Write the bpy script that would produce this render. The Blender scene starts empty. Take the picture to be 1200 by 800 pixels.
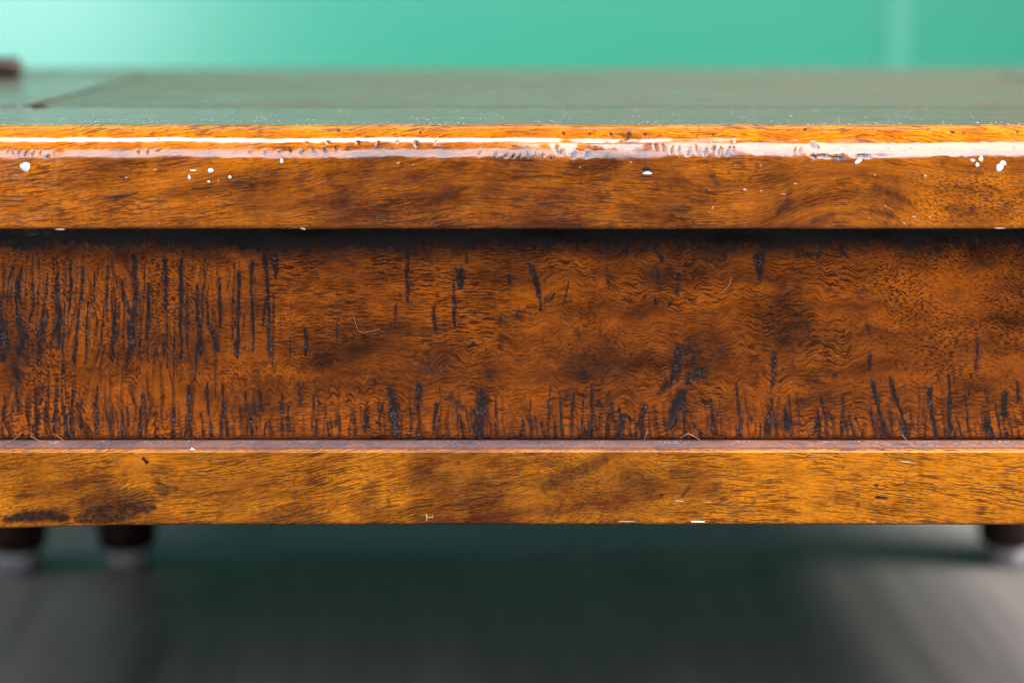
import bpy, bmesh, math, random
import numpy as np
from mathutils import Vector

# ------------------------------------------------------------------ camera
S = bpy.context.scene
COL = S.collection
PITCH = math.atan(419.0 / 2000.0)
CAM = np.array([0.0, -0.5, 0.281])
cd = bpy.data.cameras.new('camera')
cam = bpy.data.objects.new('camera', cd); COL.objects.link(cam)
cam.location = CAM
cam.rotation_euler = (math.pi / 2 - PITCH, math.radians(0.0), 0)
cd.sensor_width = 36; cd.lens = 60
cd.clip_start = 0.01; cd.clip_end = 50
cd.dof.use_dof = True; cd.dof.focus_distance = 0.516; cd.dof.aperture_fstop = 4.5
S.camera = cam

# ------------------------------------------------------------------ world, lamps, exposure
W = bpy.data.worlds.new('World'); S.world = W; W.use_nodes = True
bg = W.node_tree.nodes['Background']
bg.inputs[0].default_value = (0.75, 0.80, 0.9, 1); bg.inputs[1].default_value = 0.05

def area(name, loc, target, sx, sy, power, color, spread=180):
    l = bpy.data.lights.new(name, 'AREA'); l.shape = 'RECTANGLE'
    l.size = sx; l.size_y = sy; l.energy = power; l.color = color; l.spread = math.radians(spread)
    o = bpy.data.objects.new(name, l); COL.objects.link(o)
    o.location = loc
    o.rotation_euler = (Vector(target) - Vector(loc)).to_track_quat('-Z', 'Y').to_euler()
    return o
area('window_light_right', (0.90, -1.9, 1.92), (0.2, 0, 0.2), 1.3, 2.3, 172, (0.90, 0.92, 1.0))
area('window_light_middle', (-0.40, -2.5, 1.45), (-0.1, 0, 0.25), 1.4, 1.3, 66, (0.88, 0.91, 1.0))
area('wall_sheen_light', (-1.75, -2.7, 0.28), (-1.3, 1.25, 0.25), 1.1, 0.55, 6.5, (0.85, 0.93, 1.0), 50)  # added low lamp, aimed to give the wall its pale sheen
area('ceiling_strip_light', (-0.30, -0.40, 2.05), (-0.2, 0, 0.2), 1.05, 0.55, 43, (1.0, 0.97, 0.94))
area('wall_wash_left', (-1.05, 0.70, 0.95), (-0.55, 1.25, 0.5), 0.4, 0.5, 17, (0.42, 0.76, 1.0), 150)  # unseen lamp put close to the wall for its left gradient
area('floor_light_right', (1.25, 0.02, 0.98), (0.25, 0.22, 0.0), 0.65, 0.45, 56, (1.0, 0.95, 0.90), 95)  # unseen lamp, narrowed and aimed to brighten the right floor and glide
area('floor_fill_left', (-1.15, 0.02, 1.25), (-0.36, 0.10, 0.0), 0.35, 0.35, 2.0, (1.0, 0.94, 0.88), 50)  # added lamp, narrowed to a lit patch in the floor's left corner

S.view_settings.view_transform = 'Standard'; S.view_settings.look = 'None'
S.view_settings.exposure = 0.0; S.view_settings.gamma = 1.0
S.view_settings.use_curve_mapping = False
S.render.engine = 'CYCLES'
S.cycles.max_bounces = 6; S.cycles.filter_width = 1.0
S.cycles.use_denoising = True

# ------------------------------------------------------------------ helpers
rng = np.random.RandomState(7)
PERM = rng.permutation(256)
PERM = np.concatenate([PERM, PERM, PERM])
GRX = np.cos(np.arange(256) * 2.399963); GRY = np.sin(np.arange(256) * 2.399963)

def perlin(x, y):
    x = np.asarray(x, float); y = np.asarray(y, float)
    xi = np.floor(x).astype(int); yi = np.floor(y).astype(int)
    xf = x - xi; yf = y - yi
    xi &= 255; yi &= 255
    u = xf ** 3 * (xf * (xf * 6 - 15) + 10); v = yf ** 3 * (yf * (yf * 6 - 15) + 10)
    def g(ix, iy, dx, dy):
        h = PERM[PERM[ix] + iy]
        return GRX[h] * dx + GRY[h] * dy
    a = g(xi, yi, xf, yf); b = g(xi + 1, yi, xf - 1, yf)
    c = g(xi, yi + 1, xf, yf - 1); d = g(xi + 1, yi + 1, xf - 1, yf - 1)
    return 1.5 * ((a + u * (b - a)) + v * ((c + u * (d - c)) - (a + u * (b - a))))

def fbm(x, y, n=3):
    t = 0; a = 1.0; s = 0
    for k in range(n):
        t = t + a * perlin(x * 2 ** k + 17.3 * k, y * 2 ** k + 5.1 * k); s += a; a *= 0.5
    return t / s

def sst(a, b, v):
    t = np.clip((v - a) / (b - a), 0, 1)
    return t * t * (3 - 2 * t)

def project(P):
    """design coordinates: where an undisplaced point falls on the measured 1200 x 800 drawing"""
    d = P - CAM
    c, s = math.cos(PITCH), math.sin(PITCH)
    dep = d[..., 1] * c - d[..., 2] * s
    up = d[..., 1] * s + d[..., 2] * c
    return 600 + 2000 * d[..., 0] / dep, 400 - 2000 * up / dep

def tag(o, label=None, cat=None, group=None, kind=None):
    if label: o['label'] = label
    if cat: o['category'] = cat
    if group: o['group'] = group
    if kind: o['kind'] = kind
    return o

def link(name, me, mat=None, parent=None):
    o = bpy.data.objects.new(name, me); COL.objects.link(o)
    if mat and me and not me.materials: me.materials.append(mat)
    if parent: o.parent = parent
    return o

def np_mesh(name, V, quads, ngons=()):
    me = bpy.data.meshes.new(name)
    V = np.ascontiguousarray(V.reshape(-1, 3), dtype=np.float32)
    nq = len(quads)
    loops = [np.asarray(quads, np.int32).ravel()] + [np.asarray(n, np.int32) for n in ngons]
    loops = np.concatenate(loops)
    starts = list(range(0, nq * 4, 4)); tot = nq * 4
    for n in ngons: starts.append(tot); tot += len(n)
    me.vertices.add(len(V)); me.vertices.foreach_set('co', V.ravel())
    me.loops.add(len(loops)); me.loops.foreach_set('vertex_index', loops)
    me.polygons.add(nq + len(ngons)); me.polygons.foreach_set('loop_start', np.asarray(starts, np.int32))
    me.update(calc_edges=True); me.validate()
    return me

def box_bm(bm, x0, x1, y0, y1, z0, z1, bev=0.0, seg=2):
    r = bmesh.ops.create_cube(bm, size=1.0)
    for v in r['verts']:
        v.co = Vector(((x0 + x1) / 2 + v.co.x * (x1 - x0), (y0 + y1) / 2 + v.co.y * (y1 - y0), (z0 + z1) / 2 + v.co.z * (z1 - z0)))
    if bev > 0:
        es = list({e for v in r['verts'] for e in v.link_edges})
        bmesh.ops.bevel(bm, geom=es, offset=bev, segments=seg, affect='EDGES', profile=0.5)

def box(name, x0, x1, y0, y1, z0, z1, mat, parent, bev=0.0015):
    bm = bmesh.new(); box_bm(bm, x0, x1, y0, y1, z0, z1, bev)
    me = bpy.data.meshes.new(name); bm.to_mesh(me); bm.free()
    return link(name, me, mat, parent)

# ------------------------------------------------------------------ materials
def newmat(name):
    m = bpy.data.materials.new(name); m.use_nodes = True
    nt = m.node_tree
    return m, nt, nt.nodes['Principled BSDF']

class NT:
    def __init__(s, nt): s.t = nt
    def n(s, typ, **kw):
        x = s.t.nodes.new(typ)
        for k, v in kw.items(): setattr(x, k, v)
        return x
    def put(s, sock, v):
        if isinstance(v, bpy.types.NodeSocket): s.t.links.new(v, sock)
        elif isinstance(v, (tuple, list)) and sock.type == 'RGBA' and len(v) == 3: sock.default_value = (*v, 1)
        else: sock.default_value = v
    def math(s, op, a, b=0.0, clamp=False):
        x = s.n('ShaderNodeMath', operation=op, use_clamp=clamp)
        s.put(x.inputs[0], a); s.put(x.inputs[1], b); return x.outputs[0]
    def rng(s, v, a, b, c=0.0, d=1.0, smooth=True):
        x = s.n('ShaderNodeMapRange', interpolation_type='SMOOTHSTEP' if smooth else 'LINEAR')
        for k, q in enumerate((v, a, b, c, d)): s.put(x.inputs[k], q)
        return x.outputs[0]
    def mix(s, f, a, b, blend='MIX'):
        x = s.n('ShaderNodeMix', data_type='RGBA', blend_type=blend)
        s.put(x.inputs[0], f); s.put(x.inputs[6], a); s.put(x.inputs[7], b); return x.outputs[2]
    def fmix(s, f, a, b):
        x = s.n('ShaderNodeMix', data_type='FLOAT')
        s.put(x.inputs[0], f); s.put(x.inputs[2], a); s.put(x.inputs[3], b); return x.outputs[0]
    def noise(s, vec, scl, detail=2.0, rough=0.5, loc=(0, 0, 0), dist=0.0):
        mp = s.n('ShaderNodeMapping'); s.put(mp.inputs['Vector'], vec)
        mp.inputs['Scale'].default_value = scl; mp.inputs['Location'].default_value = loc
        x = s.n('ShaderNodeTexNoise'); s.put(x.inputs['Vector'], mp.outputs[0])
        x.inputs['Scale'].default_value = 1.0; x.inputs['Detail'].default_value = detail
        x.inputs['Roughness'].default_value = rough; x.inputs['Distortion'].default_value = dist
        return x.outputs['Fac']

def wood_carved(name, light, deep, pore, pore_amt=0.92, rough=0.42, bump=0.30, coat=0.9, ior=1.5, rlx=1.1, plen=0.032, pf=0.66):
    """stained hardwood; grain flow, glaze-filled tool marks and dust come from the mesh's own attributes"""
    m, nt, P = newmat(name); N = NT(nt)
    ga = N.n('ShaderNodeAttribute', attribute_name='grain').outputs['Vector']
    sep = N.n('ShaderNodeSeparateXYZ'); N.put(sep.inputs[0], ga); tone = sep.outputs[2]
    flat = N.n('ShaderNodeCombineXYZ'); N.put(flat.inputs[0], sep.outputs[0]); N.put(flat.inputs[1], sep.outputs[1])
    g = flat.outputs[0]
    ma = N.n('ShaderNodeAttribute', attribute_name='mask')
    ms = N.n('ShaderNodeSeparateColor'); N.put(ms.inputs[0], ma.outputs['Color'])
    stain, blotch, stip, dust = ms.outputs[0], ms.outputs[1], ms.outputs[2], ma.outputs['Alpha']
    tc = N.n('ShaderNodeTexCoord').outputs['Object']
    # grain units are about a quarter of a millimetre
    p1 = N.rng(N.noise(g, (plen, pf, 1), 2.0, 0.5), 0.505, 0.575)
    p1b = N.rng(N.noise(g, (0.12, 0.85, 1), 1.0, 0.5, (31, 7, 0)), 0.53, 0.60)
    pl = N.math('MAXIMUM', p1, N.math('MULTIPLY', p1b, 0.8))
    p2 = N.rng(N.noise(g, (0.17, 0.60, 1), 1.0, 0.5, (3, 51, 0)), 0.49, 0.56)
    por = N.fmix(stip, pl, p2)
    gate = N.rng(N.noise(g, (0.012, 0.02, 1), 2.0, 0.5, (9, 3, 0)), 0.30, 0.62, 0.45, 1.0)
    por = N.math('MULTIPLY', por, gate)
    fine = N.noise(g, (0.10, 1.1, 1), 2.0, 0.6, (70, 1, 0))
    band = N.noise(g, (0.006, 0.045, 1), 4.0, 0.6, (5, 90, 0))
    patch = N.noise(tc, (55, 55, 75), 4.0, 0.6)
    t = N.math('ADD', N.math('MULTIPLY', N.math('SUBTRACT', band, 0.5), 1.5), N.math('MULTIPLY', N.math('SUBTRACT', fine, 0.5), 0.7))
    t = N.math('ADD', t, N.math('MULTIPLY', N.math('SUBTRACT', patch, 0.5), rlx))
    t = N.math('ADD', N.math('ADD', t, tone), 0.5, clamp=True)
    col = N.mix(t, deep, light)
    col = N.mix(N.math('MULTIPLY', por, pore_amt), col, pore)
    bn = N.noise(tc, (700, 700, 700), 3.0, 0.6, (4, 4, 1))
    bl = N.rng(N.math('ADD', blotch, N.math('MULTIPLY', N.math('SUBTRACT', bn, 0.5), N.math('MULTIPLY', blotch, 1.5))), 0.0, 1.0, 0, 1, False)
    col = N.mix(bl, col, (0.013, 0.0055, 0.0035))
    sn = N.noise(tc, (1500, 1500, 900), 3.0, 0.65)
    sg = N.noise(g, (0.05, 0.33, 1), 2.0, 0.5, (11, 2, 0))
    sf = N.math('ADD', N.math('MULTIPLY', N.math('SUBTRACT', sn, 0.5), 0.42), N.math('MULTIPLY', N.math('SUBTRACT', sg, 0.5), 0.34))
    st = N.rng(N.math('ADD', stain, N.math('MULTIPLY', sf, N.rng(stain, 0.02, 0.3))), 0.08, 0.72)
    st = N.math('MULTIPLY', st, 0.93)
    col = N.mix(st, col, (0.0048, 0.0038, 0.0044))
    dn = N.noise(tc, (900, 900, 900), 3.0, 0.7, (2, 8, 3))
    df = N.math('MULTIPLY', dust, N.rng(dn, 0.3, 0.7, 0.35, 1.0))
    col = N.mix(df, col, (0.085, 0.075, 0.095))
    N.put(P.inputs['Base Color'], col)
    r = N.fmix(st, N.math('ADD', rough, N.math('MULTIPLY', N.math('SUBTRACT', patch, 0.5), 0.15)), 0.30)
    N.put(P.inputs['Roughness'], N.fmix(dust, r, 0.6))
    P.inputs['Specular IOR Level'].default_value = 0.0; P.inputs['Coat IOR'].default_value = ior
    N.put(P.inputs['Coat Weight'], N.fmix(dust, N.fmix(st, coat, 0.75), 0.1)); N.put(P.inputs['Coat Roughness'], N.rng(N.noise(tc, (70, 260, 260), 4, 0.65, (5, 1, 9)), 0.35, 0.68, 0.09, 0.22))
    gl = N.noise(tc, (2600, 2600, 2600), 1.5, 0.6, (1, 6, 2))
    h = N.math('ADD', N.math('MULTIPLY', por, -0.35), N.math('MULTIPLY', N.math('MULTIPLY', N.rng(gl, 0.58, 0.72), st), 1.8))
    h = N.math('ADD', h, N.math('MULTIPLY', fine, 0.12))
    b = N.n('ShaderNodeBump'); b.inputs['Strength'].default_value = bump; b.inputs['Distance'].default_value = 0.00035
    N.put(b.inputs['Height'], h); N.put(P.inputs['Normal'], b.outputs[0])
    b2 = N.n('ShaderNodeBump'); b2.inputs['Strength'].default_value = 1.0; b2.inputs['Distance'].default_value = 0.0003
    N.put(b2.inputs['Height'], N.math('MULTIPLY', N.rng(gl, 0.58, 0.70), st)); N.put(P.inputs['Coat Normal'], b2.outputs[0])
    return m

def wood_plain(name, light, deep, rough=0.28, axis='x'):
    m, nt, P = newmat(name); N = NT(nt)
    tc = N.n('ShaderNodeTexCoord').outputs['Object']
    k = (25, 180, 180) if axis == 'x' else (180, 25, 180)
    kp = (160, 1300, 1300) if axis == 'x' else (1300, 160, 1300)
    a = N.noise(tc, k, 4, 0.6, dist=0.6); p = N.rng(N.noise(tc, kp, 2, 0.5), 0.55, 0.66)
    col = N.mix(N.rng(a, 0.3, 0.7), deep, light)
    col = N.mix(N.math('MULTIPLY', p, 0.8), col, (0.03, 0.012, 0.006))
    N.put(P.inputs['Base Color'], col)
    N.put(P.inputs['Roughness'], N.rng(N.noise(tc, (40, 40, 40), 4, 0.6), 0.3, 0.7, rough - 0.05, rough + 0.1, False)); P.inputs['Specular IOR Level'].default_value = 0.25
    b = N.n('ShaderNodeBump'); b.inputs['Strength'].default_value = 0.25; b.inputs['Distance'].default_value = 0.0002
    N.put(b.inputs['Height'], N.math('MULTIPLY', p, -1.0)); N.put(P.inputs['Normal'], b.outputs[0])
    return m

PORE = (0.012, 0.004, 0.002)
M_edge = wood_carved('edge_wood', (0.300, 0.080, 0.0022), (0.046, 0.0090, 0.0012), PORE, 0.78, ior=1.55, rlx=1.7)
M_apron = wood_carved('apron_wood', (0.238, 0.0535, 0.0024), (0.022, 0.0046, 0.0010), PORE, coat=0.42, rlx=1.9, plen=0.055, pf=0.58)
M_mould = wood_carved('moulding_wood', (0.325, 0.102, 0.0030), (0.058, 0.0120, 0.0014), PORE, 0.78, coat=0.5, rlx=2.0)
M_top = wood_plain('top_wood', (0.042, 0.028, 0.013), (0.027, 0.017, 0.008), 0.27, 'x')
M_topy = wood_plain('top_wood_crossgrain', (0.050, 0.040, 0.030), (0.036, 0.028, 0.020), 0.21, 'y')
M_dark = wood_plain('dark_wood', (0.026, 0.0075, 0.0035), (0.010, 0.003, 0.002), 0.35, 'x')
M_leg = wood_plain('leg_wood', (0.014, 0.0045, 0.0028), (0.006, 0.0022, 0.0016), 0.4, 'x')
M_under = wood_plain('raw_underside', (0.16, 0.10, 0.06), (0.10, 0.06, 0.04), 0.6, 'x')

m, nt, P = newmat('white_paint'); N = NT(nt)
P.inputs['Base Color'].default_value = (0.40, 0.385, 0.40, 1); P.inputs['Roughness'].default_value = 0.45
M_paint = m
m, nt, P = newmat('pale_bare_wood'); N = NT(nt)
tc = N.n('ShaderNodeTexCoord').outputs['Object']
N.put(P.inputs['Base Color'], N.mix(N.noise(tc, (900, 900, 900), 3), (0.15, 0.085, 0.055), (0.28, 0.20, 0.17))); P.inputs['Roughness'].default_value = 0.6
M_chip = m
m, nt, P = newmat('glide_plastic'); N = NT(nt)
tc = N.n('ShaderNodeTexCoord').outputs['Object']
N.put(P.inputs['Base Color'], N.mix(N.noise(tc, (90, 90, 90), 3), (0.16, 0.155, 0.16), (0.21, 0.205, 0.22))); P.inputs['Roughness'].default_value = 0.4
M_glide = m
m, nt, P = newmat('lint'); P.inputs['Base Color'].default_value = (0.22, 0.165, 0.125, 1); P.inputs['Roughness'].default_value = 0.7
M_lint = m
m, nt, P = newmat('dust_specks'); P.inputs['Base Color'].default_value = (0.34, 0.34, 0.34, 1); P.inputs['Roughness'].default_value = 0.6
M_dust = m

m, nt, P = newmat('glint_specks'); P.inputs['Base Color'].default_value = (0.28, 0.28, 0.33, 1); P.inputs['Roughness'].default_value = 0.2  # pale colour for specks that imitate glints
M_glint = m

# wall: satin teal paint, faint roller texture
m, nt, P = newmat('teal_wall_paint'); N = NT(nt)
tc = N.n('ShaderNodeTexCoord').outputs['Object']
N.put(P.inputs['Base Color'], N.mix(N.noise(tc, (3, 3, 3), 4, 0.6), (0.0120, 0.142, 0.088), (0.0145, 0.153, 0.096)))
P.inputs['Roughness'].default_value = 0.27; P.inputs['Specular IOR Level'].default_value = 0.55
b = N.n('ShaderNodeBump'); b.inputs['Strength'].default_value = 0.15; b.inputs['Distance'].default_value = 0.001
N.put(b.inputs['Height'], N.noise(tc, (140, 140, 140), 3)); N.put(P.inputs['Normal'], b.outputs[0])
M_wall = m
m, nt, P = newmat('teal_strip_highlight'); P.inputs['Base Color'].default_value = (0.028, 0.168, 0.116, 1); P.inputs['Roughness'].default_value = 0.35  # the strip's highlight is put into its paler base colour
M_bead = m
# floor: grey-brown board floor, grain running away from the camera
m, nt, P = newmat('grey_floor_boards'); N = NT(nt)
tc = N.n('ShaderNodeTexCoord').outputs['Object']
f1 = N.noise(tc, (22, 1.6, 1), 5, 0.6, dist=0.3); f2 = N.noise(tc, (160, 8, 1), 3, 0.6)
c = N.mix(N.rng(f1, 0.3, 0.7), (0.026, 0.024, 0.024), (0.066, 0.061, 0.059))
c = N.mix(N.math('MULTIPLY', N.rng(f2, 0.5, 0.7), 0.5), c, (0.036, 0.033, 0.032))
N.put(P.inputs['Base Color'], c)
N.put(P.inputs['Roughness'], N.rng(f1, 0.3, 0.7, 0.48, 0.60)); P.inputs['Specular IOR Level'].default_value = 0.05
M_floor = m

# ------------------------------------------------------------------ setting: floor, wall
fl = box('floor', -6, 6, -5, 1.25, -0.02, 0.0, M_floor, None, 0); tag(fl, 'grey brown board floor with soft sheen under the table', None, None, 'structure')
wl = box('wall', -6, 6, 1.25, 1.35, -0.02, 3.0, M_wall, None, 0); tag(wl, 'teal green satin painted wall behind the table', None, None, 'structure')
box('wall_strip', 0.378, 0.400, 1.2465, 1.2502, 0.0, 2.95, M_bead, wl, 0.001)

# ------------------------------------------------------------------ the table
XL, XR = -0.265, 0.319
ZT = 0.2398; ZF = 0.2100            # top surface / underside of the top boards
YA = 0.015; ZA = 0.1414             # apron face, ledge height
YM = 0.0045; ZM = 0.1174            # moulding face, its lower edge
DEPTH = 0.375
table = bpy.data.objects.new('low_table', None); COL.objects.link(table)
table.location = (0.027, DEPTH / 2, 0); table.empty_display_size = 0.1
tag(table, 'low dark amber wooden table with carved apron and worn rounded top edge', 'table')
bpy.context.view_layer.update()
def adopt(o, parent=table):
    o.parent = parent
    if parent is table: o.matrix_parent_inverse = table.matrix_world.inverted()
    return o

XC = np.concatenate([np.arange(XL, -0.160, 0.0014), np.arange(-0.160, 0.160, 0.00029), np.arange(0.160, XR, 0.0014), [XR]])

def polyline_mask(px, py, pts, edge=0.45, wob=None):
    """soft mask of a stroke with varying half-width; pts (x,y,w)"""
    out = np.zeros_like(px)
    xs = [p[0] for p in pts]; ys = [p[1] for p in pts]; mw = max(p[2] for p in pts) + 3
    sel = (px > min(xs) - mw) & (px < max(xs) + mw) & (py > min(ys) - mw) & (py < max(ys) + mw)
    if not sel.any(): return None, None
    X = px[sel]; Y = py[sel]
    best = np.zeros_like(X)
    if len(pts) == 1: pts = [pts[0], (pts[0][0] + .01, pts[0][1] + .01, pts[0][2])]
    wn = 0 if wob is None else wob[sel]
    for (x0, y0, w0), (x1, y1, w1) in zip(pts[:-1], pts[1:]):
        dx, dy = x1 - x0, y1 - y0; L2 = dx * dx + dy * dy + 1e-9
        t = np.clip(((X - x0) * dx + (Y - y0) * dy) / L2, 0, 1)
        d = np.hypot(X - x0 - t * dx, Y - y0 - t * dy)
        w = w0 + t * (w1 - w0)
        q = d / np.maximum(w * (1 + wn), 0.3)
        best = np.maximum(best, 1 - sst(edge, 1.35, q))
    return sel, best

def carved_board(name, prof, design, mat, wrap_x=0.0):
    """prof: closed list of (y,z); design(px,py,x,s,y,z) -> height(mm along normal), grain, mask"""
    prof = np.array(prof, float); n = len(prof)
    nx = len(XC)
    nxt = np.roll(prof, -1, 0); prv = np.roll(prof, 1, 0)
    tg = nxt - prv; tg /= np.maximum(np.linalg.norm(tg, axis=1, keepdims=True), 1e-9)
    nrm = np.stack([-tg[:, 1], tg[:, 0]], 1)           # outward for the winding used below
    Pp = np.zeros((n, nx, 3)); Pp[:, :, 0] = XC[None, :]; Pp[:, :, 1] = prof[:, None, 0]; Pp[:, :, 2] = prof[:, None, 1]
    px, py = project(Pp)
    s = np.concatenate([[0], np.cumsum(np.linalg.norm(np.diff(prof, axis=0), axis=1))])
    h, grain, mask = design(px, py, Pp[:, :, 0], s[:, None] * np.ones((1, nx)), Pp[:, :, 1], Pp[:, :, 2])
    V = Pp.copy()
    V[:, :, 1] += nrm[:, None, 0] * h * 0.001; V[:, :, 2] += nrm[:, None, 1] * h * 0.001
    i = np.arange(n)[:, None]; j = np.arange(nx - 1)[None, :]
    i2 = (i + 1) % n
    q = np.stack([i * nx + j, i * nx + j + 1, i2 * nx + j + 1, i2 * nx + j], -1).reshape(-1, 4)
    capL = (np.arange(n) * nx); capR = (np.arange(n) * nx + nx - 1)[::-1]
    me = np_mesh(name, V, q, [capL, capR])
    a = me.attributes.new('grain', 'FLOAT_VECTOR', 'POINT'); a.data.foreach_set('vector', np.ascontiguousarray(grain.reshape(-1, 3), np.float32).ravel())
    a = me.attributes.new('mask', 'FLOAT_COLOR', 'POINT'); a.data.foreach_set('color', np.ascontiguousarray(mask.reshape(-1, 4), np.float32).ravel())
    me.polygons.foreach_set('use_smooth', [True] * (len(q)) + [False, False])
    return adopt(link(name, me, mat))

def lin(a, b, n): return [a + (b - a) * k / n for k in range(n)]

# ---- front edge board of the top: worn round-over
R = 0.0097
prof = []
def seg(p, q, n):
    for k in range(n): prof.append((p[0] + (q[0] - p[0]) * k / n, p[1] + (q[1] - p[1]) * k / n))
# going: bottom back -> bottom front -> face up -> round-over -> top -> back down   (normal = (-tz, ty))
seg((0.088, ZF), (0.012, ZF), 8); seg((0.012, ZF), (0.0012, ZF), 14)
for k in range(8):
    a = math.pi / 2 * k / 8; prof.append((0.0012 - 0.0012 * math.sin(a), ZF + 0.0012 - 0.0012 * math.cos(a)))
seg((0.0, ZF + 0.0012), (0.0, ZT - 0.0004 - R), 68)
for k in range(52):
    a = math.pi / 2 * 0.965 * k / 52; prof.append((R - R * math.cos(a), ZT - 0.0004 - R + R * math.sin(a)))
seg((R - 0.0002, ZT - 0.00038), (R + 0.0004, ZT), 4)     # tiny shoulder left by the router
seg((R + 0.0004, ZT), (0.03, ZT), 26); seg((0.03, ZT), (0.0872, ZT), 10)
prof += [(0.0876, ZT - 0.0001), (0.088, ZT - 0.0006)]; seg((0.088, ZT - 0.001), (0.088, ZF), 3)

Z1 = 5.715
def T1(i, pts):  # tile coordinates of the measured drawing -> drawing px
    return [(200 * i + p[0] / Z1, 140 + p[1] / Z1, p[2] / Z1) for p in pts]
E_DENTS = []
for i, lst in {
    0: [(45, 215, 14, 30, .25), (80, 225, 10, 30, .25), (120, 220, 10, 32, .3), (165, 220, 12, 34, .3), (215, 225, 11, 32, .3), (262, 225, 10, 30, .3), (310, 245, 22, 20, .4),
        (920, 222, 16, 26, .35), (980, 220, 16, 28, .35), (1050, 205, 30, 16, .35), (100, 75, 28, 12, .3), (890, 66, 22, 10, .35), (8, 45, 12, 10, .3), (1000, 103, 18, 8, .25), (1060, 133, 24, 6, .25)],
    1: [(430, 220, 30, 18, .2), (530, 218, 18, 34, .35), (633, 218, 24, 32, .4), (725, 210, 26, 18, .25), (800, 205, 17, 40, .5), (876, 212, 20, 40, .5), (910, 160, 16, 14, .4), (955, 205, 22, 40, .5),
        (1030, 200, 22, 46, .5), (1055, 155, 18, 20, .4), (1105, 195, 20, 34, .4), (345, 60, 26, 10, .3), (1125, 72, 26, 12, .5)],
    2: [(110, 155, 20, 30, .45), (245, 165, 20, 34, .4), (375, 152, 20, 22, .35), (503, 160, 18, 40, .5), (640, 142, 14, 26, .35), (335, 190, 22, 12, .3), (930, 218, 16, 36, .4), (1035, 240, 18, 44, .5), (1105, 245, 24, 26, .4),
        (285, 93, 16, 12, .4), (400, 93, 12, 14, .35), (528, 90, 18, 14, .45), (648, 88, 12, 10, .3), (158, 92, 14, 10, .3), (330, 55, 40, 8, .25), (40, 190, 34, 20, .3)],
    3: [(15, 245, 14, 30, .4), (60, 240, 12, 34, .4), (105, 238, 14, 36, .45), (155, 238, 12, 40, .45), (205, 240, 20, 40, .5), (265, 260, 24, 20, .4), (300, 205, 24, 44, .75), (330, 215, 20, 30, .5), (410, 232, 36, 38, .55), (505, 230, 32, 40, .6),
        (345, 92, 18, 18, .55), (520, 95, 16, 16, .55), (550, 78, 16, 12, .4), (665, 100, 16, 20, .55), (785, 90, 26, 20, .65), (775, 122, 14, 18, .5), (890, 95, 20, 16, .5), (990, 105, 18, 14, .4),
        (960, 190, 18, 30, .35), (1010, 195, 14, 36, .4), (1065, 205, 16, 40, .5), (1115, 195, 14, 36, .4), (900, 340, 46, 16, .9)],
    4: [(35, 220, 20, 44, .6), (90, 200, 14, 44, .5), (152, 212, 18, 44, .5), (200, 190, 20, 26, .4), (242, 220, 16, 40, .5), (300, 215, 20, 36, .4), (340, 210, 12, 34, .4), (745, 205, 10, 30, .3), (785, 208, 12, 30, .35),
        (875, 170, 30, 34, .7), (905, 185, 18, 30, .5), (880, 250, 34, 30, .6), (950, 245, 60, 26, .5), (1040, 255, 70, 30, .5), (95, 108, 14, 20, .35), (205, 102, 20, 18, .45), (430, 103, 16, 14, .3), (818, 68, 22, 14, .5), (180, 155, 10, 10, .4), (335, 152, 12, 12, .4)],
    5: [(60, 245, 90, 22, .5), (200, 240, 80, 16, .35), (500, 62, 20, 14, .4), (560, 58, 18, 8, .3), (665, 85, 26, 16, .55), (740, 90, 26, 14, .45), (870, 72, 16, 10, .3), (1020, 85, 16, 14, .35), (1100, 85, 20, 18, .45), (130, 68, 26, 10, .3),
        (235, 195, 14, 12, .3), (290, 205, 10, 8, .25), (345, 210, 10, 10, .3), (383, 188, 14, 16, .35), (445, 195, 10, 10, .3), (583, 195, 8, 10, .3), (722, 185, 5, 40, .3), (500, 190, 5, 40, .2), (990, 190, 5, 36, .2), (1078, 190, 6, 36, .35)]}.items():
    for (zx, zy, rx, ry, d) in lst: E_DENTS.append((200 * i + zx / Z1, 140 + zy / Z1, rx / Z1, ry / Z1, d))
r_ = random.Random(3)
for k in range(60):
    x = r_.choice([r_.uniform(-420, -10), r_.uniform(1210, 1850)])
    E_DENTS.append((x, r_.uniform(154, 184), r_.uniform(2.5, 5), r_.uniform(3, 7), r_.uniform(.3, .6)))
E_STAIN = []
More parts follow.
